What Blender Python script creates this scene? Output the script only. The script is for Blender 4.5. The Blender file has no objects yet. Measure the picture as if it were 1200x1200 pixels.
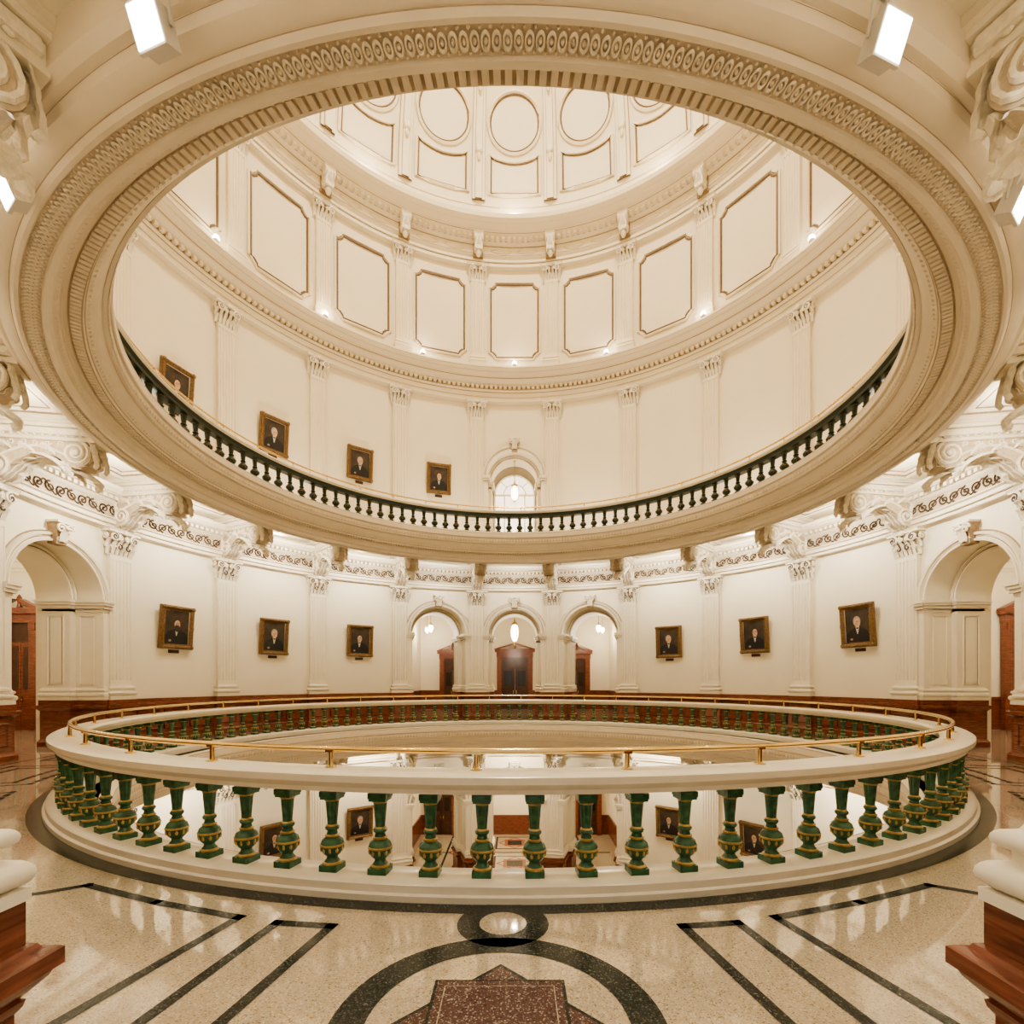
import bpy, bmesh, math, random
from math import sin, cos, pi, radians, sqrt, asin, atan2
random.seed(4)
C = bpy.context.scene.collection
RW = 10.9; D = 12.0; LH = 7.4
ORD = ['first','second','third','fourth','fifth','sixth','seventh','eighth','ninth','tenth','eleventh']

# ---------------------------------------------------------------- materials
def mat(name, col, rough=0.6, metal=0.0, var=0.06, scale=3.0, bump=0.0, bscale=40.0, emit=None, estr=0, detail=3, stretch=None):
    m = bpy.data.materials.new(name); m.use_nodes = True
    nt = m.node_tree; N = nt.nodes; L = nt.links
    p = N['Principled BSDF']
    p.inputs['Roughness'].default_value = rough; p.inputs['Metallic'].default_value = metal
    tc = N.new('ShaderNodeTexCoord')
    no = N.new('ShaderNodeTexNoise'); no.inputs['Scale'].default_value = scale; no.inputs['Detail'].default_value = detail
    if stretch:
        mp = N.new('ShaderNodeMapping'); mp.inputs['Scale'].default_value = stretch
        L.new(tc.outputs['Object'], mp.inputs['Vector']); L.new(mp.outputs['Vector'], no.inputs['Vector'])
        no.inputs['Distortion'].default_value = 0.6
    else:
        L.new(tc.outputs['Object'], no.inputs['Vector'])
    r = N.new('ShaderNodeValToRGB')
    r.color_ramp.elements[0].position = 0.3; r.color_ramp.elements[1].position = 0.7
    r.color_ramp.elements[0].color = [max(0, c*(1-var)) for c in col]+[1]
    r.color_ramp.elements[1].color = [min(1, c*(1+var)) for c in col]+[1]
    L.new(no.outputs['Fac'], r.inputs['Fac']); L.new(r.outputs['Color'], p.inputs['Base Color'])
    if bump:
        n2 = N.new('ShaderNodeTexNoise'); n2.inputs['Scale'].default_value = bscale; n2.inputs['Detail'].default_value = 2
        L.new(tc.outputs['Object'], n2.inputs['Vector'])
        b = N.new('ShaderNodeBump'); b.inputs['Strength'].default_value = bump; b.inputs['Distance'].default_value = 0.03
        L.new(n2.outputs['Fac'], b.inputs['Height']); L.new(b.outputs['Normal'], p.inputs['Normal'])
    if emit:
        p.inputs['Emission Color'].default_value = list(emit)+[1]; p.inputs['Emission Strength'].default_value = estr
    return m
def terrazzo(name, base, dark, light, rough=0.05, s=130, coat=0.5):
    m = bpy.data.materials.new(name); m.use_nodes = True
    nt = m.node_tree; N = nt.nodes; L = nt.links; p = N['Principled BSDF']
    p.inputs['Roughness'].default_value = rough
    p.inputs['IOR'].default_value = 1.6 if coat else 1.4
    p.inputs['Coat Weight'].default_value = coat; p.inputs['Coat Roughness'].default_value = 0.03
    tc = N.new('ShaderNodeTexCoord')
    v = N.new('ShaderNodeTexVoronoi'); v.inputs['Scale'].default_value = s
    L.new(tc.outputs['Object'], v.inputs['Vector'])
    sep = N.new('ShaderNodeSeparateColor'); L.new(v.outputs['Color'], sep.inputs['Color'])
    r = N.new('ShaderNodeValToRGB'); e = r.color_ramp.elements
    e[0].position = 0; e[0].color = list(dark)+[1]
    e[1].position = 1; e[1].color = list(light)+[1]
    a = e.new(0.2); a.color = list(base)+[1]; b = e.new(0.8); b.color = [c*1.05 for c in base]+[1]
    L.new(sep.outputs['Red'], r.inputs['Fac'])
    n = N.new('ShaderNodeTexNoise'); n.inputs['Scale'].default_value = 0.9; L.new(tc.outputs['Object'], n.inputs['Vector'])
    mx = N.new('ShaderNodeMix'); mx.data_type = 'RGBA'; mx.blend_type = 'MULTIPLY'; mx.inputs['Factor'].default_value = 0.25
    L.new(r.outputs['Color'], mx.inputs['A']); L.new(n.outputs['Fac'], mx.inputs['B'])
    L.new(mx.outputs['Result'], p.inputs['Base Color'])
    return m
M = {}
M['wall'] = mat('cream_plaster_wall', (0.82,0.74,0.575), 0.55, var=0.02, scale=1.2)
M['upper'] = mat('warm_plaster_wall', (0.79,0.69,0.515), 0.6, var=0.02, scale=1.0)
M['trim'] = mat('cream_painted_moulding', (0.82,0.74,0.585), 0.5, var=0.03, scale=4)
M['orn'] = mat('carved_plaster_ornament', (0.84,0.76,0.61), 0.6, var=0.10, scale=18, bump=0.5, bscale=24)
M['ground'] = mat('ornament_ground_shade', (0.55,0.45,0.32), 0.6, var=0.15, scale=12)  # darker than the ornament on it: recess shade put into the colour
M['shade'] = mat('glaze_and_recess_shade', (0.33,0.23,0.135), 0.6, var=0.25, scale=10)  # brown glaze lines, also shade painted into recesses and capital bells
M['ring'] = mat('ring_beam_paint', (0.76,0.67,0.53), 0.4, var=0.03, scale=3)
M['ringd'] = mat('ring_beam_recess_shade', (0.47,0.37,0.26), 0.5, var=0.1, scale=6)  # shade painted into the ring beam's dentil and moulding recesses
M['ringg'] = mat('ring_beam_ground_shade', (0.60,0.50,0.375), 0.5, var=0.1, scale=6)  # milder painted shade behind the ring's eggs and beads
M['stone'] = mat('polished_cream_stone', (0.80,0.73,0.59), 0.2, var=0.03, scale=6)
M['brown'] = mat('dark_gold_glaze', (0.065,0.040,0.022), 0.5, var=0.3, scale=12)
M['line'] = mat('dark_brown_outline', (0.17,0.105,0.052), 0.6, var=0.2, scale=12)  # dark brown outlines inside the drum panels and dome coffers
M['green'] = mat('dark_green_enamel', (0.032,0.108,0.050), 0.22, var=0.35, scale=20)
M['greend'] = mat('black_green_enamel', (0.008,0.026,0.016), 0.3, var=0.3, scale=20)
M['gold'] = mat('gilded_metal', (0.48,0.32,0.11), 0.36, metal=0.45, var=0.25, scale=25, bump=0.3, bscale=80)
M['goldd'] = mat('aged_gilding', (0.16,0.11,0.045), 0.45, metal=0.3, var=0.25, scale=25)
M['frame'] = mat('carved_bronze_gilt_frame', (0.20,0.115,0.045), 0.42, metal=0.35, var=0.6, scale=30, bump=0.8, bscale=45)
M['brass'] = mat('polished_brass', (0.80,0.60,0.28), 0.14, metal=1.0, var=0.05)
M['wood'] = mat('red_brown_wood', (0.18,0.058,0.033), 0.25, var=0.45, scale=3, detail=8, stretch=(1.5,1.5,14))
M['darkwood'] = mat('dark_door_wood', (0.06,0.022,0.013), 0.3, var=0.3, scale=6)
M['glass'] = mat('dark_door_glass', (0.03,0.025,0.02), 0.08)
M['canvas'] = mat('dark_portrait_background', (0.05,0.034,0.022), 0.5, var=0.6, scale=3)
M['coat'] = mat('black_coat_paint', (0.010,0.010,0.010), 0.5)
M['skin'] = mat('painted_skin', (0.55,0.33,0.21), 0.5, var=0.3, scale=12)
M['shirt'] = mat('painted_white_shirt', (0.50,0.46,0.39), 0.5)
M['hair_d'] = mat('painted_dark_hair', (0.04,0.025,0.015), 0.5)
M['hair_g'] = mat('painted_grey_hair', (0.34,0.31,0.27), 0.5)
M['globe'] = mat('glowing_glass_globe', (1,0.9,0.7), 0.3, emit=(1,0.90,0.72), estr=9)
M['pane'] = mat('lit_fanlight_glass', (0.9,0.85,0.75), 0.3, emit=(1,0.90,0.74), estr=1.5)
M['lens'] = mat('glowing_lamp_lens', (1,0.95,0.85), 0.3, emit=(1,0.96,0.9), estr=10)
M['housing'] = mat('white_lamp_housing', (0.6,0.56,0.5), 0.4)
M['terr'] = terrazzo('cream_terrazzo', (0.50,0.405,0.28), (0.24,0.17,0.10), (0.68,0.60,0.46))
M['tdark'] = terrazzo('dark_green_terrazzo', (0.026,0.030,0.026), (0.012,0.014,0.012), (0.13,0.13,0.10), rough=.22, coat=0)
M['tred'] = terrazzo('red_terrazzo', (0.11,0.060,0.050), (0.04,0.025,0.02), (0.42,0.36,0.30), rough=.15, coat=0)
M['tredl'] = terrazzo('light_red_terrazzo', (0.30,0.10,0.06), (0.15,0.05,0.03), (0.5,0.3,0.22), rough=.15, coat=0)

# ---------------------------------------------------------------- mesh builder
class MB:
    def __init__(s): s.v=[]; s.f=[]; s.m=[]; s.up=None
    def add(s, vs, fs, m=0):
        b=len(s.v); s.v+= [tuple(x) for x in vs]; s.f+=[tuple(b+i for i in f) for f in fs]; s.m+=[m]*len(fs)
    def grid(s, rows, m=0, cu=False, cv=False):
        n=len(rows); k=len(rows[0]); vs=[p for r in rows for p in r]; fs=[]
        for i in range(n if cu else n-1):
            for j in range(k if cv else k-1):
                a=i*k+j; b=i*k+(j+1)%k; c=((i+1)%n)*k+(j+1)%k; d=((i+1)%n)*k+j
                fs.append((a,b,c,d))
        s.add(vs,fs,m)
    def lathe(s, prof, seg=160, m=0, c=(0,0,0), a0=0, a1=2*pi, closed=True):
        full = closed and abs(a1-a0-2*pi)<1e-6
        n = seg if full else seg+1
        rows=[]
        for i in range(n):
            a=a0+(a1-a0)*i/seg
            rows.append([(c[0]+r*sin(a), c[1]+r*cos(a), c[2]+z) for r,z in prof])
        s.grid(rows,m,cu=full)
    def box(s, x0,x1,y0,y1,z0,z1,m=0):
        s.add([(x0,y0,z0),(x1,y0,z0),(x1,y1,z0),(x0,y1,z0),(x0,y0,z1),(x1,y0,z1),(x1,y1,z1),(x0,y1,z1)],
              [(0,3,2,1),(4,5,6,7),(0,1,5,4),(1,2,6,5),(2,3,7,6),(3,0,4,7)],m)
    def tube(s, pts, r, sides=6, closed=False, m=0):
        n=len(pts); rows=[]
        for i in range(n):
            p=pts[i]
            q0=pts[(i-1)%n] if (closed or i>0) else pts[i]; q1=pts[(i+1)%n] if (closed or i<n-1) else pts[i]
            t=[q1[k]-q0[k] for k in range(3)]; l=sqrt(sum(x*x for x in t)) or 1; t=[x/l for x in t]
            up=(0,0,1) if abs(t[2])<0.9 else (0,1,0)
            if s.up: up=s.up
            a=[t[1]*up[2]-t[2]*up[1], t[2]*up[0]-t[0]*up[2], t[0]*up[1]-t[1]*up[0]]
            la=sqrt(sum(x*x for x in a)) or 1; a=[x/la for x in a]
            b=[a[1]*t[2]-a[2]*t[1], a[2]*t[0]-a[0]*t[2], a[0]*t[1]-a[1]*t[0]]
            rr = r[i] if isinstance(r,(list,tuple)) else r
            rows.append([tuple(p[k]+rr*(cos(2*pi*j/sides)*a[k]+sin(2*pi*j/sides)*b[k]) for k in range(3)) for j in range(sides)])
        s.grid(rows,m,cu=closed,cv=True)
    def stack(s, prof, w, d, z=0, m=0, cap=True, back=0.12):
        rows=[]
        for e,h in prof:
            x=w/2+e; rows.append([(-x,back,z+h),(-x,-d-e,z+h),(x,-d-e,z+h),(x,back,z+h)])
        s.grid(rows,m)
        if cap:
            s.add(rows[0],[(0,1,2,3)],m); s.add(rows[-1],[(0,1,2,3)],m)
    def rect(s, prof, w, h, cz=0, m=0):
        rows=[[(-w/2-e,y,cz-h/2-e),(w/2+e,y,cz-h/2-e),(w/2+e,y,cz+h/2+e),(-w/2-e,y,cz+h/2+e)] for e,y in prof]
        s.grid(rows,m,cv=True)
    def prism(s, poly, x0, x1, m=0):
        n=len(poly); vs=[(x0,a,b) for a,b in poly]+[(x1,a,b) for a,b in poly]
        s.add(vs,[tuple(range(n)),tuple(range(2*n-1,n-1,-1))]+[(i,(i+1)%n,n+(i+1)%n,n+i) for i in range(n)],m)
    def zprism(s, poly, z0, z1, m=0):
        n=len(poly); vs=[(a,b,z0) for a,b in poly]+[(a,b,z1) for a,b in poly]
        s.add(vs,[tuple(range(n)),tuple(range(2*n-1,n-1,-1))]+[(i,(i+1)%n,n+(i+1)%n,n+i) for i in range(n)],m)
    def blob(s, c, rx,ry,rz, m=0, n=8):
        rows=[]
        for i in range(5):
            a=-pi/2+pi*i/4
            rows.append([(c[0]+rx*cos(a)*cos(2*pi*j/n)+0, c[1]+ry*cos(a)*sin(2*pi*j/n), c[2]+rz*sin(a)) for j in range(n)])
        s.grid(rows,m,cv=True)
    def leaf(s, x,y,z,w,h,out,m=0):
        rows=[]
        for i,(t,k,o) in enumerate([(0,.75,0.05),(.3,.95,.2),(.62,1.0,.5),(.88,.75,.9),(.98,.45,1.15),(.84,.3,1.3)]):
            rows.append([(x+w/2*k*u, y-out*o-0.03*(1-abs(u)), z+h*t-(.03*h if abs(u)==1 else 0)) for u in (-1,-.6,0,.6,1)])
        s.grid(rows,m)
    def acanthus(s, path0, w, lift=.05, lobes=4, m=0, x=0):
        path=[]
        for i in range(len(path0)-1):
            for k in range(4):
                t=k/4; path.append((path0[i][0]+(path0[i+1][0]-path0[i][0])*t, path0[i][1]+(path0[i+1][1]-path0[i][1])*t))
        path.append(path0[-1])
        n=len(path); rows=[]
        for i,(y,z) in enumerate(path):
            t=i/(n-1)
            j0=max(0,i-3); j1=min(n-1,i+3)
            ty=path[j1][0]-path[j0][0]; tz=path[j1][1]-path[j0][1]; l=sqrt(ty*ty+tz*tz) or 1
            ny,nz=tz/l,-ty/l
            lob=abs(sin(pi*lobes*t+.3))
            ww=w*(1-.72*t**2)*(.62+.38*lob)
            row=[]
            for u in (-1,-.75,-.5,-.25,0,.25,.5,.75,1):
                a=abs(u)
                h=lift*(1.15 if a==0 else (.25 if a<.3 else (.9*(.5+.5*lob) if a<.6 else (.35 if a<.9 else -.25))))
                row.append((x+ww*u, y+ny*h, z+nz*h))
            rows.append(row)
        s.grid(rows,m)
    def flank(s, x, sgn, y, z, ang, L, w, m=0):
        rows=[]
        for i in range(17):
            t=i/16; a=ang+1.3*t*t
            cy=y+L*t*cos(ang+.5*t); cz=z+L*t*sin(ang+.5*t)
            ww=w*(1-.8*t**2)*(.6+.4*abs(sin(pi*4*t+.4)))
            rows.append([(x+sgn*(.01+.035*(1-abs(u))+.02*t), cy-ww*u*sin(a), cz+ww*u*cos(a)) for u in (-1,-.5,0,.5,1)])
        s.grid(rows,m)
    def spiral(s, x, cy, cz, r0, r1, turns, tr, a0=0, d=1, m=0):
        n=int(14*turns); pts=[]
        for i in range(n+1):
            t=i/n; a=a0+d*2*pi*turns*t; r=r0+(r1-r0)*t
            pts.append((x,cy+r*cos(a),cz+r*sin(a)))
        s.up=(1,0,0); s.tube(pts,tr,5,m=m); s.up=None
    def spiralx(s, cx, y, cz, r0, r1, turns, tr, a0=0, d=1, m=0):
        n=int(12*turns); pts=[]
        for i in range(n+1):
            t=i/n; a=a0+d*2*pi*turns*t; r=r0+(r1-r0)*t
            pts.append((cx+r*cos(a),y,cz+r*sin(a)))
        s.up=(0,1,0); s.tube(pts,tr,5,m=m); s.up=None
    def mesh(s, name, mats, smooth=True):
        me=bpy.data.meshes.new(name); me.from_pydata(s.v,[],s.f)
        for k in mats: me.materials.append(M[k])
        me.polygons.foreach_set('material_index', s.m)
        b=bmesh.new(); b.from_mesh(me); bmesh.ops.recalc_face_normals(b,faces=b.faces); b.to_mesh(me); b.free()
        if smooth:
            me.shade_smooth(); me.set_sharp_from_angle(angle=radians(38))
        return me
    def build(s, name, mats, parent=None, smooth=True):
        return link(name, s.mesh(name,mats,smooth), parent)
def link(name, me, parent=None):
    o=bpy.data.objects.new(name,me); C.objects.link(o)
    if parent: o.parent=parent
    return o
def root(name, label, cat, loc=(0,0,0), rz=0, group=None):
    o=bpy.data.objects.new(name,None); C.objects.link(o); o.location=loc; o.rotation_euler=(0,0,rz)
    o.empty_display_size=0.1
    o['label']=label; o['category']=cat
    if group: o['group']=group
    return o
def struct(o,label=None):
    o['kind']='structure'
    if label: o['label']=label
    return o
def pol(th, r, z): return (r*sin(th), r*cos(th), z)
TR=[0]
def trimname():
    TR[0]+=1; return 'trim_%d'%TR[0]
def side(s): return 'left' if s<0 else 'right'

# ---------------------------------------------------------------- walls
INN=.86
def wall_bay(mb, m, z0, top, R, arch=None, T=1.6):
    th=radians(18*m)
    if not arch:
        mb.grid([[pol(th+radians(-9+3*i),R,z) for z in (z0,top)] for i in range(7)],0); return
    hw,sp=arch; tl=asin(hw/R)
    for s in (-1,1):
        mb.grid([[pol(th+s*(tl+(radians(9)-tl)*i/2),R,z) for z in (z0,top)] for i in range(3)],0)
    ap=[(hw*cos(pi-pi*i/24), sp+hw*sin(pi*i/24)) for i in range(25)]
    mb.grid([[pol(th+asin(x/R),R,z0+z), pol(th+asin(x/R),R,top)] for x,z in ap],0)
    path=[(-hw,0)]+ap+[(hw,0)]
    def loc(x,y,z): return (x*cos(th)+y*sin(th), -x*sin(th)+y*cos(th), z0+z)
    mb.grid([[loc(x,sqrt(R*R-x*x)+0.0,z), loc(x,R+T*.35,z)] for x,z in path],0)
    path2=[(x*INN,(z-sp)*INN+sp if z>sp else z) for x,z in path]
    mb.grid([[loc(*p[:1],R+T*.35,p[1]) ,loc(q[0],R+T*.35,q[1])] for p,q in zip(path,path2)],0)
    mb.grid([[loc(x,R+T*.35,z), loc(x,R+T*.8,z)] for x,z in path2],0)
    mb.grid([[loc(*p[:1],R+T*.8,p[1]) ,loc(q[0],R+T*.8,q[1])] for p,q in zip(path,path2)],0)
    mb.grid([[loc(x,R+T*.8,z), loc(x,R+T,z)] for x,z in path],0)
    mb.grid([[loc(x,R+T,z), loc(x,R+T,max(top-z0,z))] for x,z in ap],0)
    for s in (-1,1):
        mb.grid([[loc(s*x,R+T,0), loc(s*x,R+T,top-z0)] for x in (hw,2.05)],0)
A0=(1.22,3.78); AU=(1.24,3.5)
for nm,z0,top,arches in (('wall_main_gallery',0,7.02,(0,1,-1,5,-5,10)),('wall_lower_storey',-LH,-0.38,(0,1,-1,5,-5))):
    mb=MB()
    for m in range(-9,11): wall_bay(mb,m,z0,top,RW,((1.52,3.78) if (m==10) else A0) if m in arches else None, 1.0 if m==10 else (2.3 if abs(m)<2 else 1.6))
    struct(mb.build(nm,['wall']))
mb=MB()
for m in range(-9,11): wall_bay(mb,m,LH,14.3,RW,AU if m==0 else None,1.6)
struct(mb.build('wall_upper_gallery',['upper']))

def lofty(mb,s,hw,T,prof,m,inn=True):
    rows=[]
    for e,z in prof:
        a=s*(hw-e); b=s*(hw+.3)
        rows.append([(b,-.2-e*.6,z),(a,-.2-e*.6,z),(a,T*.34,z),(b,T*.34,z)])
    mb.grid(rows,m,cv=True); mb.add(rows[-1],[(0,1,2,3)],m)
    if inn:
        rows=[]
        for e,z in prof:
            a=s*(hw*INN-e); b=s*(hw+.3)
            rows.append([(b,T*.35-e,z),(a,T*.35-e,z),(a,T*.8+e*.5,z),(b,T*.8+e*.5,z)])
        mb.grid(rows,m,cv=True); mb.add(rows[-1],[(0,1,2,3)],m)
RED=[(.10,0),(.10,.13),(.06,.17),(.04,.2),(.04,.92),(.06,.94),(.12,.99),(.13,1.02),(.13,1.06),(.07,1.08),(.07,1.2)]
REDN=[(.10,0),(.10,.13),(.06,.17),(.04,.2),(.04,.86),(.055,.88),(.06,.90),(.05,.905),(.07,.925),(.10,.955),(.11,.975),(.115,.98),(.13,.985),(.13,1.035),(.12,1.04),(.09,1.045),(.08,1.06),(.06,1.065),(.06,1.19),(.065,1.2)]
WHT=[(.06,1.2),(.06,1.27),(.05,1.275),(.08,1.30),(.09,1.335),(.08,1.37),(.05,1.39),(.03,1.395),(.03,1.42),(.05,1.43),(.06,1.45),(.05,1.48),(.02,1.49),(.0,1.53)]
WN=[(.10,1.10),(.10,1.135)]
for k in range(9):
    a=-pi/2+pi*k/8; WN.append((.065+.045*cos(a),1.175+.038*sin(a)))
WN+=[(.045,1.218),(.04,1.235),(.045,1.248)]
for k in range(9):
    a=-pi/2+pi*k/8; WN.append((.05+.032*cos(a),1.275+.026*sin(a)))
WN+=[(.03,1.305),(.015,1.33),(.0,1.36)]
def arch_mesh(hw,sp,T,near=False):
    mb=MB()
    prof=[(hw-.0,.03),(hw-.0,-.09),(hw+.05,-.1),(hw+.06,-.06),(hw+.13,-.06),(hw+.14,-.11),(hw+.2,-.12),(hw+.21,.03)]
    def fy(x): return sqrt(RW*RW-x*x)-RW
    rows=[]
    def pt(r,y,a): 
        x=r*cos(a); return (x, fy(x)+y, sp+r*sin(a))
    rows.append([(-r,fy(r)+y,sp) for r,y in prof])
    for i in range(33):
        a=pi-pi*i/32; rows.append([pt(r,y,a) for r,y in prof])
    rows.append([(r,fy(r)+y,sp) for r,y in prof])
    mb.grid(rows,0)
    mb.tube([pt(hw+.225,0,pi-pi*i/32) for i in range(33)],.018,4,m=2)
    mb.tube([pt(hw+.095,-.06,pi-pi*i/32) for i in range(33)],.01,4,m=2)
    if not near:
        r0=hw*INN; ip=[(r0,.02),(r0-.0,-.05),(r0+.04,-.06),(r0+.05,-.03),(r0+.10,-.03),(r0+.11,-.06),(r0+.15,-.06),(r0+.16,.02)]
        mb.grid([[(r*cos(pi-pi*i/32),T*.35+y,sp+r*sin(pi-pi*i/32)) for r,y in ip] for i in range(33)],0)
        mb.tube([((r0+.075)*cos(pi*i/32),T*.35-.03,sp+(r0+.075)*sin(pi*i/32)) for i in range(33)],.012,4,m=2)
        for s in (-1,1):
            X=s*(r0-.005); y0,y1=T*.45,T*.7
            mb.tube([(X,y0,1.6),(X,y1,1.6),(X,y1,sp-.4),(X,y0,sp-.4)],.02,4,closed=True,m=0)
            mb.tube([(X,y0+.04,1.64),(X,y1-.04,1.64),(X,y1-.04,sp-.44),(X,y0+.04,sp-.44)],.008,4,closed=True,m=2)
            X=s*(hw-.005); y0,y1=.08,T*.27
            mb.tube([(X,y0,1.6),(X,y1,1.6),(X,y1,sp-.4),(X,y0,sp-.4)],.018,4,closed=True,m=0)
    for s in (-1,1):
        a,b=sorted((s*(hw-.02),s*(hw+.2)))
        mb.box(a,b,-.18,0,1.2,sp-.2)
        for (e,z0,z1,mm) in ((.0,sp-.28,sp-.22,0),(.045,sp-.205,sp-.2,2),(.05,sp-.2,sp-.12,0),(.085,sp-.125,sp-.12,2),(.09,sp-.12,sp-.05,0),(.12,sp-.05,sp+.01,0)):
            a,b=sorted((s*(hw-.03-e),s*(hw+.2))); mb.box(a,b,-.2-e,T*.34,z0,z1,mm)
            if not near:
                a,b=sorted((s*(hw*INN-e),s*(hw+.2))); mb.box(a,b,T*.35-e,T*.8+e,z0,z1,mm)
        if near:
            lofty(mb,s,hw,T,[(e+.055,z) for e,z in WN],0,False)
            lofty(mb,s,hw,T,[(e+.085,z*.92) for e,z in REDN],1,False)
        else:
            lofty(mb,s,hw,T,WHT,0); lofty(mb,s,hw,T,RED,1)
    z=sp+hw
    mb.add([(-.13,.05,z-.06),(.13,.05,z-.06),(.2,.05,z+.42),(-.2,.05,z+.42),(-.13,-.16,z-.06),(.13,-.16,z-.06),(.2,-.26,z+.42),(-.2,-.26,z+.42)],
           [(0,1,2,3),(4,5,6,7),(0,1,5,4),(1,2,6,5),(2,3,7,6),(3,0,4,7)],2)
    for s in (-1,1):
        mb.spiralx(s*.11,-.27,z+.3,.12,.02,1.5,.028,m=0)
        mb.spiralx(s*.07,-.18,z+.05,.07,.02,1.2,.02,m=0)
    mb.leaf(0,-.2,z+.0,.24,.34,.12,0)
    mb.box(-.24,.24,-.3,.02,z+.42,z+.47)
    return mb.mesh('arch_moulding',['trim','wood','shade'])
am=arch_mesh(A0[0],A0[1],1.6); am2=arch_mesh(A0[0],A0[1],2.3)
for z0,ms in ((0,(0,1,-1,5,-5)),(-LH,(0,1,-1,5,-5))):
    for m in ms:
        o=link(trimname(),am2 if abs(m)<2 else am); th=radians(18*m); o.location=pol(th,RW,z0); o.rotation_euler=(0,0,-th); struct(o)
o=link(trimname(),arch_mesh(AU[0],AU[1],1.6)); o.location=pol(0,RW,LH); struct(o)
o=link(trimname(),arch_mesh(1.46,3.78,1.0,True)); o.location=(0.03,-RW,0); o.rotation_euler=(0,0,-pi); struct(o,'near arch with white moulded bases on red pedestals at both foreground corners')

def wains(z0,arches,mt):
    mb=MB()
    for m in range(-9,11):
        if m in arches: continue
        th=radians(18*m)
        prof=[(10.9,0),(10.78,0),(10.78,.15),(10.83,.2),(10.83,.95),(10.8,.98),(10.72,1.0),(10.72,1.06),(10.79,1.09),(10.79,1.2),(10.9,1.2)]
        mb.lathe([(r,z0+z) for r,z in prof],8,0,a0=th-radians(9),a1=th+radians(9),closed=False)
        for k in range(3):
            c=th+radians((k-1)*4.4)
            pts=[pol(c+radians(a),10.82,z0+z) for a,z in ((-1.8,.3),(1.8,.3),(1.8,.85),(-1.8,.85))]
            mb.tube(pts,.025,4,closed=True,m=0)
    struct(mb.build(trimname(),[mt]))
wains(0,(0,1,-1,5,-5,10),'wood'); wains(-LH,(0,1,-1,5,-5),'wood'); wains(LH,(0,),'trim')

# fanlight behind the upper arch
fw=bpy.data.objects.new('window_1',None); C.objects.link(fw); fw.location=(0,13.1,LH); fw['kind']='structure'; fw['label']='bright arched fanlight window behind the upper gallery arch'
r0=1.0; spz=AU[1]
mb=MB(); pts=[(-r0,0,0)]+[(r0*cos(pi-pi*i/24),0,spz+r0*sin(pi*i/24)) for i in range(25)]+[(r0,0,0)]
mb.add(pts,[tuple(range(len(pts)))],0); mb.build('glass_pane',['pane'],fw,False)
mb=MB(); mb.up=(0,1,0)
mb.tube([(x,-.03,z) for x,_,z in pts],.06,4)
mb.tube([(.55*cos(pi*i/16),-.03,spz+.55*sin(pi*i/16)) for i in range(17)],.025,4)
for k in (1,2,3):
    a=pi*k/4; mb.tube([(.55*cos(a),-.03,spz+.55*sin(a)),(r0*cos(a),-.03,spz+r0*sin(a))],.02,4)
mb.tube([(-r0,-.03,spz),(r0,-.03,spz)],.05,4)
for x in (-.5,.5): mb.tube([(x,-.03,0),(x,-.03,spz)],.03,4)
mb.up=None; mb.build('window_frame',['trim'],fw)

# ---------------------------------------------------------------- entablatures
def dentils(mb,N,r0,r1,z0,z1,frac=.55,m=0):
    h=pi/N*frac
    for i in range(N):
        a=2*pi*i/N
        vs=[pol(a-h,r0,z0),pol(a+h,r0,z0),pol(a+h,r1,z0),pol(a-h,r1,z0),pol(a-h,r0,z1),pol(a+h,r0,z1),pol(a+h,r1,z1),pol(a-h,r1,z1)]
        mb.add(vs,[(0,1,2,3),(4,5,6,7),(0,1,5,4),(1,2,6,5),(2,3,7,6),(3,0,4,7)],m)
def glaze_shade(mb,r,z0,z1,m,seg=200):  # flat band
    mb.lathe([(r,z0),(r,z1)],seg,m)
def scrolls(mb,r,zc,h,N,m=1):
    for i in range(N):
        a=2*pi*(i+.5)/N; w=2*pi/N
        s=1 if i%2 else -1
        pts=[]
        for k in range(19):
            t=k/18; rr=h*(1-.85*t); an=s*(pi*.5)+s*2*pi*1.5*t
            pts.append(pol(a+rr*cos(an)/r*1.1, r, zc+rr*sin(an)))
        mb.tube(pts,[h*(.19-.07*k/18) for k in range(19)],4,m=m)
        pts=[pol(a-w*.6+w*1.2*k/8, r+.005, zc+s*h*1.0*cos(pi*k/8)) for k in range(9)]
        mb.tube(pts,h*.14,4,m=m)
def entab(z0,N=230):
    mb=MB()
    mb.lathe([(r,z0+z) for r,z in [(10.92,5.7),(10.74,5.74),(10.74,5.84),(10.70,5.86),(10.70,5.96),(10.64,5.99),(10.66,6.02),(10.76,6.04),(10.76,6.38),(10.68,6.42),(10.64,6.46),(10.64,6.56),(10.5,6.58),(10.46,6.64),(10.38,6.70),(10.36,6.78),(10.92,6.8)]],200)
    dentils(mb,400,10.66,10.54,z0+6.47,z0+6.56)
    glaze_shade(mb,10.635,z0+6.465,z0+6.555,2); glaze_shade(mb,10.695,z0+5.845,z0+5.865,2); glaze_shade(mb,10.75,z0+6.04,z0+6.065,2); glaze_shade(mb,10.73,z0+5.745,z0+5.76,2); glaze_shade(mb,10.475,z0+6.6,z0+6.615,2)
    glaze_shade(mb,10.757,z0+6.06,z0+6.38,3)
    scrolls(mb,10.74,z0+6.21,.13,N)
    struct(mb.build(trimname(),['trim','brown','shade','ground']))
entab(0); entab(-LH)
mb=MB()
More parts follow.
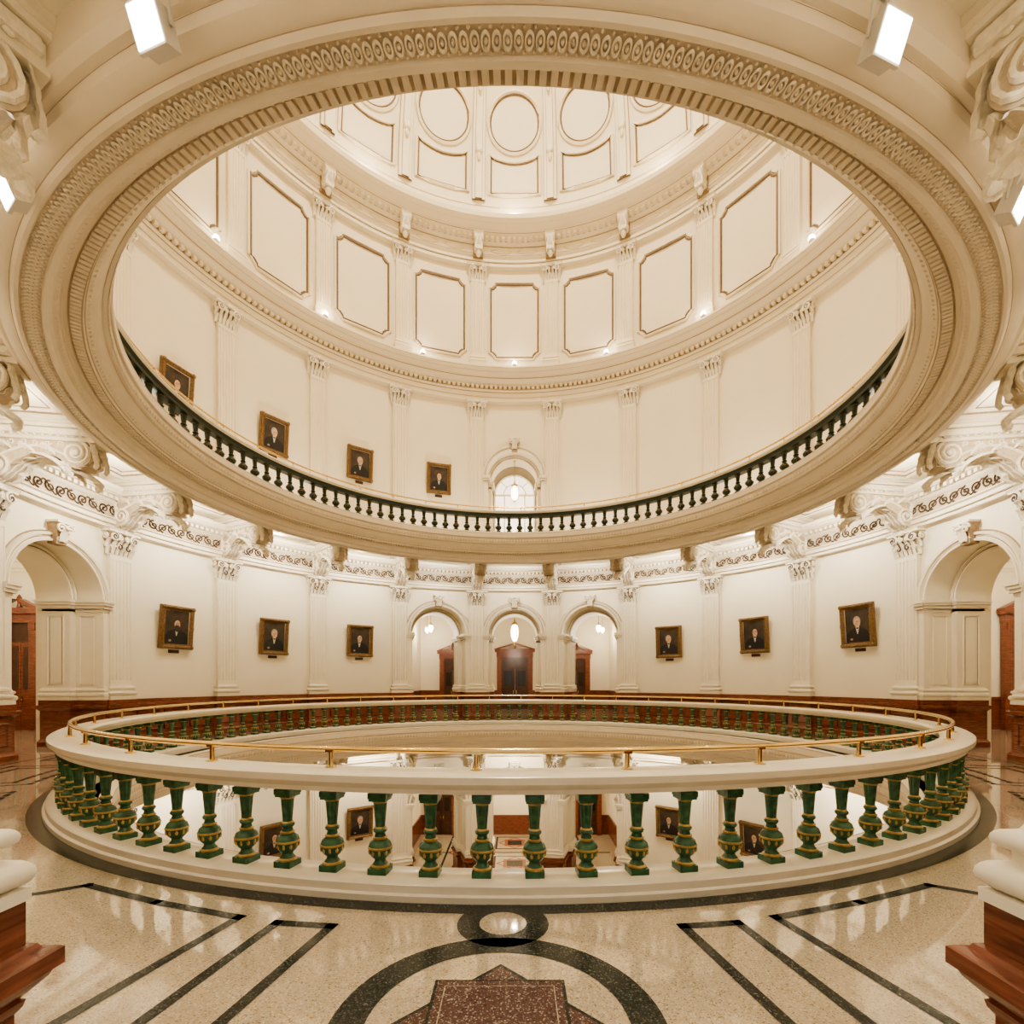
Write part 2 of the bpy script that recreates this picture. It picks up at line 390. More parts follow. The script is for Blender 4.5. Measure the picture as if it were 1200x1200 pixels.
mb.lathe([(10.92,14.2),(10.72,14.25),(10.72,14.42),(10.67,14.44),(10.67,14.62),(10.58,14.68),(10.62,14.72),(10.62,14.86),(10.52,14.92),(10.45,15.02),(10.36,15.06),(10.34,15.16),(10.18,15.22),(10.1,15.3),(10.06,15.36),(10.06,15.46),(10.2,15.5),(10.5,15.5)],200)
dentils(mb,320,10.64,10.50,14.74,14.86)
glaze_shade(mb,10.61,14.73,14.865,1); glaze_shade(mb,10.715,14.41,14.435,1); glaze_shade(mb,10.34,15.07,15.095,1); glaze_shade(mb,10.66,14.60,14.63,1); glaze_shade(mb,10.15,15.24,15.26,1); glaze_shade(mb,10.055,15.36,15.375,1)
struct(mb.build(trimname(),['upper','shade']))
mb=MB()
mb.lathe([(10.42,19.85),(10.22,19.9),(10.22,20.05),(10.17,20.07),(10.17,20.2),(10.08,20.26),(10.12,20.3),(10.12,20.68),(10.0,20.74),(9.9,20.84),(9.72,20.9),(9.7,21.0),(9.5,21.06),(9.42,21.16),(9.32,21.24),(9.3,21.4),(9.45,21.5),(9.6,21.7),(10.02,21.9),(10.02,22.35)],200)
dentils(mb,260,9.98,9.80,20.76,20.88)
for r,z in ((10.21,20.04),(10.11,20.31),(10.11,20.66),(9.71,20.93),(9.45,21.13)): glaze_shade(mb,r,z-.012,z+.012,1)
glaze_shade(mb,9.96,20.76,20.80,1)
for i in range(20):
    th=radians(18*i)
    for s in (-1,1):
        pts=[pol(th+s*radians(3.3)+radians(2.4)*cos(2*pi*k/16),10.11,20.49+.11*sin(2*pi*k/16)) for k in range(16)]
        mb.tube(pts,.03,4,closed=True,m=0)
struct(mb.build(trimname(),['upper','shade']))

# ---------------------------------------------------------------- ring beams round the well
def ringbeam(z0,fine):
    mb=MB()
    prof=[(8.75,-.38),(8.75,-.74),(8.68,-.80),(8.62,-.80),(8.60,-.90),(8.52,-.95),(8.46,-.95),(8.42,-.99),(8.38,-.985),(8.37,-.955),(8.17,-.955),(8.16,-.985),(8.10,-.98),(8.07,-.90),(8.02,-.88),(8.0,-.80),(7.98,-.80),(7.97,-.75),(7.93,-.75),(7.93,-.71),(7.76,-.70),(7.75,-.65),(7.64,-.55),(7.60,-.50),(7.56,-.42),(7.50,-.40),(7.48,-.22),(7.44,-.18),(7.44,-.02),(7.5,0),(8.3,0)]
    mb.lathe([(r,z0+z) for r,z in prof],260)
    dentils(mb,520,7.90,7.785,z0-.735,z0-.69,.62)
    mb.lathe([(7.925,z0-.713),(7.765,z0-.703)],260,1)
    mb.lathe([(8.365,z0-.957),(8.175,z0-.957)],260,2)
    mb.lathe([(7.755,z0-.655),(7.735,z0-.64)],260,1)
    # fine rows on the face that looks into the well
    for i in range(420):
        a=2*pi*i/420; mb.blob(pol(a,7.485,z0-.31),.022,.022,.055,0,6)
        mb.blob(pol(a,7.70,z0-.60),.026,.026,.026,0,6)
    glaze_shade(mb,7.489,z0-.37,z0-.25,2,260); glaze_shade(mb,7.462,z0-.215,z0-.20,1,260); glaze_shade(mb,7.555,z0-.425,z0-.41,1,260); glaze_shade(mb,7.437,z0-.03,z0-.015,1,260)
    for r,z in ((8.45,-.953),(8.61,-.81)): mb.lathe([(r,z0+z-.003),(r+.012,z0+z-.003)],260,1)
    if fine:
        N=640
        for i in range(N):
            a=2*pi*i/N; c=pol(a,8.27,z0-.962); rows=[]
            for k in range(12):
                b=2*pi*k/12; row=[]
                for j in range(4):
                    g=2*pi*j/4; rr=1+.32*cos(g)
                    du=.029*rr*cos(b); dv=.052*rr*sin(b); dz=-.012*(1+sin(g))
                    row.append((c[0]+du*cos(a)+dv*sin(a), c[1]-du*sin(a)+dv*cos(a), c[2]+dz))
                rows.append(row)
            mb.grid(rows,0,cu=True,cv=True)
            mb.blob((c[0],c[1],c[2]-.008),.018,.024,.018,0,6)
            e=pol(a+pi/N,8.345,z0-.96); mb.blob(e,.014,.014,.015,0,5)
            e=pol(a+pi/N,8.195,z0-.96); mb.blob(e,.014,.014,.015,0,5)
    for i in range(480):
        c=pol(2*pi*i/480,8.035,z0-.86); mb.blob(c,.028,.028,.036,0,6)
    mb.lathe([(8.045,z0-.885),(8.01,z0-.80)],260,1)
    struct(mb.build(trimname(),['ring','ringd','ringg']))
ringbeam(LH,True); ringbeam(0,False)

def galceil(z0,nm):
    mb=MB()
    mb.lathe([(8.7,z0),(10.95,z0),(12.7,z0)],160)
    for m in range(20):
        th=radians(9+18*m)
        def lc(x,y): return (x*cos(th)+y*sin(th), -x*sin(th)+y*cos(th))
        for hw,za in ((.40,-.10),(.34,-.16),(.26,-.40)):
            p=[lc(-hw,8.72),lc(hw,8.72),lc(hw,10.95),lc(-hw,10.95)]
            mb.zprism(p,z0+za,z0+.02)
        th2=radians(18*m)
        for ins,zz,rr,mm in ((0,-.02,.05,0),(.09,-.005,.022,1),(.24,-.01,.035,0),(.30,-.003,.018,1)):
            pts=[]
            a9=radians(9)
            for r,s in ((8.95+ins,-1),(8.95+ins,1),(10.25-ins,1),(10.25-ins,-1)):
                a=a9-(.47+ins)/r
                pts.append(pol(th2+s*a,r,z0+zz))
            out=[]
            for k in range(4):
                p,q=pts[k],pts[(k+1)%4]
                for t in range(4): out.append(tuple(p[j]+(q[j]-p[j])*t/4 for j in range(3)))
            mb.tube(out,rr,5,closed=True,m=mm)
    struct(mb.build(nm,['trim','shade']))
galceil(7.0,'ceiling_main_gallery'); galceil(-.4,'ceiling_lower_storey')

# ---------------------------------------------------------------- drum, dome
mb=MB()
mb.lathe([(10.45,15.45),(10.4,15.5),(10.4,19.9)],160)
struct(mb.build('wall_drum',['upper']))
mb=MB()
def sp(th,ph,off=0):
    r=10-off; return (r*cos(ph)*sin(th), r*cos(ph)*cos(th), 22.3+r*sin(ph))
mb.grid([[sp(2*pi*i/120,radians(84)*j/24) for j in range(25)] for i in range(120)],0,cu=True)
mb.lathe([(1.1,32.2),(1.1,34),(0.01,34)],40)
struct(mb.build('ceiling_dome',['upper']))
mr=MB()
for x0,x1,off,m in ((-1.68,1.68,.04,1),(-1.55,1.55,.10,0),(-.92,.92,.12,1),(-.8,.8,.18,0)):
    rows=[]
    for j in range(26):
        ph=radians(1+70*j/25)
        rows.append([sp(radians(x0)/1,ph,0),sp(radians(x0),ph,off),sp(radians(x1),ph,off),sp(radians(x1),ph,0)])
    mr.grid(rows,m)
for ph in (11.9,25.2,37):
    mr.blob(sp(0,radians(ph),.2),.16,.12,.16,0)
    mr.blob(sp(0,radians(ph-1.4),.2),.09,.08,.2,0)
ribm=mr.mesh('dome_rib',['upper','shade'])
mp=MB()
def poly_s(pts,n=6):
    out=[]
    for k in range(len(pts)):
        p,q=pts[k],pts[(k+1)%len(pts)]
        for t in range(n): out.append((p[0]+(q[0]-p[0])*t/n,p[1]+(q[1]-p[1])*t/n))
    return out
def sring(pts,off,rr,m): mp.tube([sp(radians(a),radians(b),off) for a,b in pts],rr,5,closed=True,m=m)
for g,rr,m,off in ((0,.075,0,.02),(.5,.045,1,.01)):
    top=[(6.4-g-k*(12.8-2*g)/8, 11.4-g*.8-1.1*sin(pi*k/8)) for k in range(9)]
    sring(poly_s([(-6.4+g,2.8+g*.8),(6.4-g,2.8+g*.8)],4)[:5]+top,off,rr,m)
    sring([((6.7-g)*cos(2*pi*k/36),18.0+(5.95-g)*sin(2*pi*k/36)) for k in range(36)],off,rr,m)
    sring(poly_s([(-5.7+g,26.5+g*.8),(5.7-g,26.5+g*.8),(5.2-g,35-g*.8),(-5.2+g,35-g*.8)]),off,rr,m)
cofm=mp.mesh('dome_coffer',['upper','line'])
for m in range(-5,6):
    o=link(trimname(),cofm); o.rotation_euler=(0,0,-radians(18*m)); struct(o)
for n in range(-6,6):
    o=link(trimname(),ribm); o.rotation_euler=(0,0,-radians(9+18*n)); struct(o)
md=MB()
def panel(w,h,zc,g,rr,m,y):
    x=w/2-g; z=h/2-g; k=.27-g*.3; j=.09
    pts=[(-x+k,-z),(x-k,-z),(x-k+j*.3,-z+j),(x-j,-z+k-j*.3),(x,-z+k),(x,z-k),(x-j,z-k+j*.3),(x-k+j*.3,z-j),(x-k,z),(-x+k,z),(-x+k-j*.3,z-j),(-x+j,z-k+j*.3),(-x,z-k),(-x,-z+k),(-x+j,-z+k-j*.3),(-x+k-j*.3,-z+j)]
    q=[]
    for a,b in pts: 
        th=a/10.4; q.append((10.4*sin(th)*1.0,10.4*cos(th)+y,zc+b))
    md.tube(q,rr,5,closed=True,m=m)
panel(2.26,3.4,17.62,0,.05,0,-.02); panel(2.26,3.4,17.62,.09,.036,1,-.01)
panm=md.mesh('drum_panel',['upper','line'])
for m in range(-6,7):
    o=link(trimname(),panm); o.rotation_euler=(0,0,-radians(18*m)); struct(o)

# ---------------------------------------------------------------- pilasters
def capital(w,h,dark):
    mb=MB()
    mb.stack([(-.02,0),(.02,.02),(-.02,.05)],w,.12)
    mb.stack([(-.02,.05),(-.03,h*.3),(0,h*.6),(.07,h*.84)],w,.12,m=2)  # bell darkened as painted shade between the leaves
    mb.stack([(.08,h*.84),(.15,h*.87),(.15,h*.93),(.19,h),],w,.13)
    for k in range(5):
        x=-w/2+w*(k+.5)/5; mb.leaf(x,-.12,h*.03,w*.17,h*.34,.10,0)
    for k in range(4):
        x=-w*.375+w*k/4; mb.leaf(x,-.12,h*.26,w*.18,h*.36,.13,0)
    for s in (-1,1):
        mb.leaf(s*(w/2+.03),-.06,h*.03,.14,h*.34,.1,0); mb.leaf(s*(w/2+.05),-.06,h*.3,.14,h*.34,.13,0)
        mb.spiralx(s*w*.46,-.25,h*.70,h*.17,.01,1.8,h*.05,a0=pi/2,d=s,m=0)
        mb.spiralx(s*w*.14,-.22,h*.71,h*.11,.01,1.5,h*.038,a0=pi/2,d=-s,m=0)
        mb.spiral(s*(w/2+.09),-.08,h*.70,h*.15,.01,1.5,h*.045,m=0)
        if dark:
            mb.spiralx(s*w*.46,-.275,h*.70,h*.13,.01,1.5,h*.026,a0=pi/2,d=s,m=1)
            mb.spiralx(s*w*.2,-.24,h*.33,h*.11,.01,1.2,h*.024,a0=pi/2,d=s,m=1)
        else:
            mb.spiralx(s*w*.46,-.275,h*.70,h*.12,.01,1.4,h*.022,a0=pi/2,d=s,m=2)
    mb.blob((0,-.28,h*.91),.08,.05,.07,0)
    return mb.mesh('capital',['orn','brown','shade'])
def shaft(w,h,d=.14,n=6):
    mb=MB(); x=-w/2; pts=[(x,.12),(x,-d)]
    fw=w/(n+.6); 
    for k in range(n):
        c=-w/2+w*(k+.5)/n; r=fw*.33
        for j in range(5):
            a=pi-pi*j/4; pts.append((c+r*cos(a),-d+r*.9*sin(a)))
    pts+=[(w/2,-d),(w/2,.12)]
    mb.zprism(pts,.12,h-.12); 
    mb.box(-w/2,w/2,-d,.12,0,.12); mb.box(-w/2,w/2,-d,.12,h-.12,h)
    return mb
def pil_meshes(kind):
    d={}
    if kind=='main':
        w=.62
        a=MB(); a.stack([(.07,0),(.07,.13),(.03,.17),(.01,.2),(.01,.93),(.03,.95),(.10,.98),(.11,1.05),(.04,1.07),(.04,1.2)],.76,.2); 
        a.rect([(0,-.215),(-.03,-.235),(-.05,-.215)],.56,.5,.57)
        d['pedestal']=(a.mesh('pedestal',['wood']),0)
        a=MB(); a.stack([(.07,0),(.07,.1),(.05,.11),(.09,.14),(.1,.18),(.07,.22),(.03,.24),(.03,.27),(.06,.29),(.06,.33),(.01,.36),(0,.4)],w,.15)
        d['base']=(a.mesh('base',['stone']),1.2)
        d['shaft']=(shaft(w,3.46).mesh('shaft',['trim']),1.6)
        d['capital']=(capital(w,.7,True),5.05)
    elif kind=='upper':
        w=.60
        a=MB(); a.stack([(.07,0),(.07,.13),(0,.2),(0,.95),(.08,1.0),(.08,1.08),(.02,1.2)],.76,.2); d['pedestal']=(a.mesh('pedestal',['upper']),0)
        a=MB(); a.stack([(.07,0),(.07,.1),(.09,.14),(.07,.22),(.03,.26),(.06,.3),(0,.4)],w,.15); d['base']=(a.mesh('base',['upper']),1.2)
        d['shaft']=(shaft(w,4.52).mesh('shaft',['upper']),1.6)
        d['capital']=(capital(w,.75,False),6.1)
    else:
        w=.58
        a=MB(); a.stack([(.07,0),(.07,.18),(.09,.22),(.05,.28),(.03,.32),(.06,.36),(0,.45)],w,.15); d['base']=(a.mesh('base',['upper']),0)
        d['shaft']=(shaft(w,3.36).mesh('shaft',['upper']),.45)
        d['capital']=(capital(w,.66,False),3.76)
    return d
PM={k:pil_meshes(k) for k in ('main','upper','drum')}
def pilaster(kind,n,s,z0,R,where,grp):
    th=s*radians(9+18*n)
    lab='%s fluted pilaster %s of centre, %s'%(ORD[n],side(s),where)
    t=root('fluted_pilaster',lab,'pilaster',pol(th,R-.002,z0),-th,grp)
    for nm,(me,z) in PM[kind].items():
        o=link(nm,me,t); o.location=(0,0,z)
for s in (-1,1):
    for n in range(6): pilaster('main',n,s,0,RW,'cream with red pedestal, main gallery wall','pilasters of the main gallery')
    for n in range(6): pilaster('upper',n,s,LH,RW,'beige, behind the upper green balustrade','pilasters of the upper gallery')
    for n in range(6): pilaster('drum',n,s,15.5,10.4,'between framed panels below the dome','pilasters of the drum')
    for n in range(5): pilaster('main',n,s,-LH,RW,'storey below, seen through the well','pilasters of the storey below')

mb=MB()
mb.stack([(0,0),(.02,.1),(.0,.3),(.06,.6),(.06,.7)],.3,.35)
for s in (-1,1):
    mb.spiral(s*.16,-.3,.45,.2,.02,1.5,.04); mb.spiral(s*.16,-.12,.12,.12,.02,1.3,.03)
mb.acanthus([(-.1,-.05),(-.3,.0),(-.42,.15),(-.45,.35),(-.4,.5)],.13,.05,3)
mb.lathe([(.01,-.28),(.08,-.22),(.12,-.10),(.06,0),(.08,.05)],10,c=(0,-.2,0))
mb.box(-.22,.22,-.03,.1,-.12,.72,1)
cm=mb.mesh('scroll_console',['orn','shade'])
for s in (-1,1):
    for n in range(6):
        th=s*radians(9+18*n); o=link('scroll_console',cm); o.location=pol(th,10.1,20.25); o.rotation_euler=(0,0,-th)
        o['label']='%s small scroll console %s of centre under the dome cornice'%(ORD[n],side(s)); o['category']='bracket'; o['group']='consoles of the dome cornice'

# ---------------------------------------------------------------- big scroll brackets
def bracket_meshes():
    b=MB()
    cx,cz,r=-1.78,.50,.29
    up=[(0.0,.90),(-2.0,.90)]
    vol=[(cx+r*cos(a),cz+r*sin(a)) for a in [pi*.62+ (pi*1.15)*k/14 for k in range(15)]]
    low=[(-1.44,.40),(-1.2,.45),(-.95,.42),(-.7,.30),(-.5,.10),(-.36,-.04),(-.16,-.12),(0.05,-.10)]
    HW=.20
    b.prism(up+vol+low,-HW,HW,1)
    b.prism([(0.05,.82),(-2.12,.82),(-2.12,.89),(-2.10,.94),(.05,.94)],-.31,.31,0)
    b.prism([(0.05,.785),(-2.06,.785),(-2.08,.82),(.05,.82)],-.26,.26,0)
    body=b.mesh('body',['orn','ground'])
    o=MB()
    for s in (-1,1):
        X=s*(HW+.012)
        o.spiral(X,cx,cz,.27,.02,2.3,.034,a0=pi/2,d=1)
        o.spiral(X,-.36,.20,.23,.02,2.0,.034,a0=-pi/2,d=-1)
        pts=[(X,-.40-1.2*t,.36+.24*sin(t*pi*.9)) for t in [k/12 for k in range(13)]]
        o.up=(1,0,0); o.tube(pts,.032,5); o.tube([(X,0,.76),(X,-1.98,.76)],.022,5); o.up=None
        o.blob((s*(HW+.025),cx,cz),.04,.07,.07)
        for k in range(5):
            y=-.62-.22*k; o.spiral(X,y,.665,.06,.01,1.2,.016,a0=k,d=1 if k%2 else -1)
    for k in range(14):
        y=-.1-.14*k
        for s in (-1,1): o.blob((s*.28,y,.80),.025,.04,.025)
    scroll=o.mesh('side_scroll',['orn','brown'])
    l=MB()
    p=[(cx+(r+.02)*cos(a),cz+(r+.02)*sin(a)) for a in [pi*1.75-pi*1.0*k/10 for k in range(11)]]
    l.acanthus(p,.28,.08,6)
    p=[(-1.62,.22),(-1.74,.13),(-1.88,.07),(-2.01,.0),(-2.10,-.08),(-2.09,-.15),(-2.03,-.16)]
    l.acanthus(p,.23,.07,5)
    p=[(-.1,-.16),(-.3,-.10),(-.48,.04),(-.62,.18),(-.8,.32),(-1.0,.38),(-1.2,.40),(-1.36,.36),(-1.46,.26),(-1.44,.16)]
    l.acanthus([(y,z-.01) for y,z in p],.28,.08,7)
    for s in (-1,1):
        l.acanthus([(-1.98,.80),(-2.07,.68),(-2.10,.54),(-2.13,.40),(-2.14,.28),(-2.09,.22)],.11,.05,4,x=s*.17)
        l.acanthus([(-1.0,.42),(-1.2,.40),(-1.4,.32),(-1.55,.20),(-1.6,.10)],.11,.05,4,x=s*.22)
        for (y,z,a,L,w) in ((-.25,.64,pi*.95,.42,.10),(-.15,.5,pi*1.3,.36,.09),(-1.5,.26,pi*1.15,.36,.09),(-.75,.60,pi*1.0,.36,.08),(-1.15,.62,pi*1.05,.34,.08)):
            l.flank(s*HW,s,y,z,a,L,w)
    leaves=l.mesh('acanthus_leaf',['orn'])
    return body,scroll,leaves
BM=bracket_meshes()
def bracket(n,s,z0,where,grp):
    th=s*radians(9+18*n)
    t=root('scroll_bracket','%s leafy scroll bracket %s of centre, %s'%(ORD[n],side(s),where),'bracket',pol(th,RW,z0+5.88),-th,grp)
    for nm,me in zip(('body','side_scroll','acanthus_leaf'),BM): link(nm,me,t)
for s in (-1,1):
    for n in range(9): bracket(n,s,0,'holding up the upper gallery','brackets of the main gallery')
    for n in range(4): bracket(n,s,-LH,'under the green balustrade floor','brackets of the storey below')

# ---------------------------------------------------------------- balustrades
def baluster_mesh(f=1.0):
    b=MB()
    b.box(-.076,.076,-.076,.076,0,.05,0)
    def lt(p,n,m): b.lathe([(r*f,z) for r,z in p],n,m)
    lt([(.074,.05),(.076,.06),(.062,.072)],14,1)
    lt([(.062,.072),(.045,.095),(.045,.11),(.07,.135),(.088,.165),(.095,.2)],14,0)
    lt([(.095,.2),(.099,.205),(.099,.213),(.093,.218)],14,1)
    for k in range(10):
        a=2*pi*k/10; b.blob((.084*f*cos(a),.084*f*sin(a),.178),.014,.014,.026,1,5)
    lt([(.093,.218),(.084,.246),(.062,.264),(.050,.272)],14,0)
    lt([(.050,.272),(.058,.279),(.058,.288),(.045,.295)],14,1)
    lt([(.045,.295),(.039,.32),(.054,.335),(.058,.348),(.049,.362)],14,0)
    lt([(.049,.362),(.046,.37),(.039,.376)],14,1)
    rows=[]
    for z,r in ((.376,.039),(.42,.042),(.50,.049),(.565,.054)):
        rows.append([(r*f*(1 if j%2 else .86)*cos(2*pi*j/20),r*f*(1 if j%2 else .86)*sin(2*pi*j/20),z) for j in range(20)])
    b.grid(rows,0,cv=True)
    lt([(.054,.565),(.062,.572),(.058,.585)],14,1)
    b.box(-.070,.070,-.070,.070,.585,.605,0); b.box(-.076,.076,-.076,.076,.605,.65,0)
    return b
def balustrade(z0,label,stuff_all,f,mats):
    BAL=baluster_mesh(f); bal_me=BAL.mesh('baluster',mats)
    t=root('balustrade',label,'balustrade',(0,0,z0))
    k=MB(); k.lathe([(7.78,0),(7.78,.12),(7.82,.15),(8.1,.15),(8.14,.12),(8.14,.06),(8.17,.05),(8.17,0)],200); k.build('kerb',['stone'],t)
    k=MB(); k.lathe([(7.86,.81),(7.84,.84),(7.80,.86),(7.77,.89),(7.76,.94),(7.79,.975),(8.1,.975),(8.13,.955),(8.13,.90),(8.10,.87),(8.07,.85),(8.06,.81)],240)
    k.lathe([(7.86,.81),(8.06,.81)],200); k.build('top_rail',['stone'],t)
    if not stuff_all:
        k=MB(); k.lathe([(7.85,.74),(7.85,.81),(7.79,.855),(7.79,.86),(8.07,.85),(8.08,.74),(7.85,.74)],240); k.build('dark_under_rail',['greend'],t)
    k=MB(); k.tube([pol(2*pi*i/220,7.9,1.13) for i in range(220)],.026,10,closed=True); k.build('brass_rail',['brass'],t)
    pm=MB(); pm.lathe([(.05,0),(.05,.012),(.022,.02),(.018,.15)],10); pm.box(-.035,.035,-.03,.03,.13,.15)
    pme=pm.mesh('rail_bracket',['brass'])
    for i in range(40):
        th=pi+radians(1.9+9*i)
        if not stuff_all and abs(((th+pi)%(2*pi))-pi)>radians(140): continue
        o=link('rail_bracket',pme,t); o.location=pol(th,7.9,.975); o.rotation_euler=(0,0,-th)
    rest=MB()
    N=120
    for i in range(N):
        th=radians(1.5+3*i); th=(th+pi)%(2*pi)-pi
        if stuff_all:
            if abs(th)<radians(30):
                p=pol(th,7.97,.15); b0=len(rest.v)
                rest.v+=[(x+p[0],y+p[1],z+p[2]) for x,y,z in BAL.v]
                rest.f+=[tuple(b0+q for q in f_) for f_ in BAL.f]; rest.m+=BAL.m; continue
        else:
            if abs(th)>radians(150): continue
        o=link('baluster',bal_me,t); o.location=pol(th,7.97,.15); o.rotation_euler=(0,0,-th)
    if stuff_all:
        o=rest.build('baluster_row',mats,t); o['kind']='stuff'
balustrade(0,'large round balustrade in the foreground with green and gold balusters under a cream rail',True,1.0,['green','gold'])
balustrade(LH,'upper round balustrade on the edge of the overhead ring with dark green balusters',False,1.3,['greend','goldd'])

# ---------------------------------------------------------------- floor
def disc(mb,cx,cy,r0,r1,z,m,n=48):
    mb.lathe([(max(r0,.001),0),(r1,0)],n,m,c=(cx,cy,z))
def strip(mb,p,q,w,z,m):
    dx,dy=q[0]-p[0],q[1]-p[1]; l=sqrt(dx*dx+dy*dy); nx,ny=-dy/l*w/2,dx/l*w/2; ex,ey=dx/l*w/2,dy/l*w/2
    mb.add([(p[0]-ex+nx,p[1]-ey+ny,z),(p[0]-ex-nx,p[1]-ey-ny,z),(q[0]+ex-nx,q[1]+ey-ny,z),(q[0]+ex+nx,q[1]+ey+ny,z)],[(0,1,2,3)],m)
def sq(mb,cx,cy,r,rot,z,m):
    mb.add([(cx+r*cos(rot+pi/2*k),cy+r*sin(rot+pi/2*k),z) for k in range(4)],[(0,1,2,3)],m)
mb=MB()
mb.lathe([(7.6,0),(12.7,0)],160,0)
def rectroom(mb,th,z,x=5.7,y0=9.7,y1=18.3,m=0,dz=-.004):
    def lc(a,b): return (a*cos(th)+b*sin(th), -a*sin(th)+b*cos(th), z+dz)
    mb.add([lc(-x,y0+1.5),lc(x,y0+1.5),lc(x,y1),lc(-x,y1)],[(0,1,2,3)],m)
for a in (0,pi/2,-pi/2,pi): rectroom(mb,a,0)
mb.lathe([(8.16,.0015),(8.32,.0015)],200,1)
mb.lathe([(10.42,.0015),(10.5,.0015)],160,1)
cx=-0.03
yy=-12
disc(mb,cx,yy+3.54,0,.32,.003,1); disc(mb,cx,yy+3.54,0,.165,.0045,0)
cd=yy+2.50
disc(mb,cx,cd,.66,.84,.003,1,64)
for s in (-1,1):
    mb.add([(cx,yy+3.2,.0028),(cx,yy+3.30,.0028),(cx+s*.25,yy+3.36,.0028),(cx+s*.22,yy+3.30,.0028),(cx+s*.25,yy+3.25,.0028),(cx+s*.34,yy+3.21,.0028)],[(0,1,2,3,4,5)],1)
sq(mb,cx,cd,.53,0,.003,1); sq(mb,cx,cd,.50,0,.0045,2)
sq(mb,cx,cd,.515,pi/4,.006,1); sq(mb,cx,cd,.49,pi/4,.0075,2); sq(mb,cx,cd,.43,pi/4,.009,0); sq(mb,cx,cd,.422,pi/4,.0105,2)
for s in (-1,1):
    P=[(s*1.83,yy+2.4),(s*1.62,yy+3.55),(s*1.22,yy+3.5),(s*1.45,yy+2.3)]
    for k in range(3): strip(mb,P[k],P[k+1],.075,.003,1)
    P=[(s*2.25,yy+2.4),(s*1.93,yy+3.63),(s*2.7,yy+3.88),(s*3.5,yy+4.2),(s*4.3,yy+3.7),(s*4.0,yy+3.0)]
    for k in range(5): strip(mb,P[k],P[k+1],.075,.003,1)
for m in range(-7,8):
    th=radians(18*m)
    for (ra,rb,h) in ((8.75,10.15,6.8),(9.05,9.85,5.0)):
        for k in range(8):
            a0=th+radians(-h+2*h*k/8); a1=th+radians(-h+2*h*(k+1)/8)
            for r in (ra,rb): strip(mb,pol(a0,r,0)[:2],pol(a1,r,0)[:2],.07,.003,1)
        for s in (-1,1): strip(mb,pol(th+s*radians(h),ra,0)[:2],pol(th+s*radians(h),rb,0)[:2],.07,.003,1)
o=struct(mb.build('floor',['terr','tdark','tred'],smooth=False),'polished cream terrazzo floor with dark green bands and a red star')
mb=MB(); z=-LH
disc(mb,0,0,0,12.7,z,0,120); rectroom(mb,0,z); rectroom(mb,0,z,x=1.6,y0=8.8,y1=30,m=0,dz=.001)
for r0,r1,m in ((8.1,8.3,1),(6.5,6.7,1),(5.2,5.4,2)): disc(mb,0,0,r0,r1,z+.003,m,120)
for yc in (9.9,13.2,16.4):
    sq(mb,0,yc,1.5,pi/4,z+.003,1); sq(mb,0,yc,1.36,pi/4,z+.004,0)
    sq(mb,0,yc,.95,0,z+.005,2); sq(mb,0,yc,.82,0,z+.006,0); sq(mb,0,yc,.8,pi/4,z+.007,2); sq(mb,0,yc,.55,pi/4,z+.008,1)
for s in (-1,1):
    for x in (1.5,2.3,3.6): strip(mb,(s*x,8.8),(s*x,18),.10,z+.0045,1 if x!=2.3 else 2)
    for yc in (11.5,14.8): sq(mb,s*3.0,yc,.6,0,z+.004,2); sq(mb,s*3.0,yc,.4,0,z+.005,0)
for yb in (11.55,14.8): strip(mb,(-5,yb),(5,yb),.10,z+.0042,1)
struct(mb.build('floor_lower_storey',['terr','tdark','tredl'],smooth=False))

# ---------------------------------------------------------------- vestibules behind the arches
def vestibule(nm,th,z0,h=6.0,y1=18.0,x=5.6,y0=9.75,wm='wall'):
    mb=MB()
    def P(a,b,z): return (a*cos(th)+b*sin(th), -a*sin(th)+b*cos(th), z0+z)
    for s in (-1,1): mb.add([P(s*x,y0,0),P(s*x,y1,0),P(s*x,y1,h),P(s*x,y0,h)],[(0,1,2,3)])
    mb.add([P(-x,y1,0),P(x,y1,0),P(x,y1,h),P(-x,y1,h)],[(0,1,2,3)])
    mb.add([P(-x,y0+1,h),P(x,y0+1,h),P(x,y1,h),P(-x,y1,h)],[(0,1,2,3)])
    def bx(a0,a1,b0,b1,c0,c1,m):
        mb.add([P(a0,b0,c0),P(a1,b0,c0),P(a1,b1,c0),P(a0,b1,c0),P(a0,b0,c1),P(a1,b0,c1),P(a1,b1,c1),P(a0,b1,c1)],
              [(0,3,2,1),(4,5,6,7),(0,1,5,4),(1,2,6,5),(2,3,7,6),(3,0,4,7)],m)
    for e,c0,c1 in ((.08,h-.5,h-.4),(.16,h-.4,h-.2),(.25,h-.2,h)):
        bx(-x,x,y1-e,y1,c0,c1,0)
        for s in (-1,1): bx(min(s*x,s*(x-e)),max(s*x,s*(x-e)),y0+1.9,y1,c0,c1,0)
    for e,c0,c1 in ((.06,0,.15),(.04,.15,1.05),(.08,1.05,1.15)):
        bx(-x,x,y1-e,y1,c0,c1,1)
        for s in (-1,1): bx(min(s*x,s*(x-e)),max(s*x,s*(x-e)),y0+1.9,y1,c0,c1,1)
    for a in (-2.6,2.6): bx(a-.3,a+.3,y1-.12,y1,1.1,h-.5,0)
    struct(mb.build(nm,[wm,'wood']))
vestibule('wall_centre_vestibule',0,0); vestibule('wall_left_vestibule',-pi/2,0); vestibule('wall_right_vestibule',pi/2,0)
vestibule('wall_lower_vestibule',0,-LH)
vestibule('wall_upper_vestibule',0,LH,h=5.6,y1=13.18,x=2.2,y0=10.8,wm='upper')

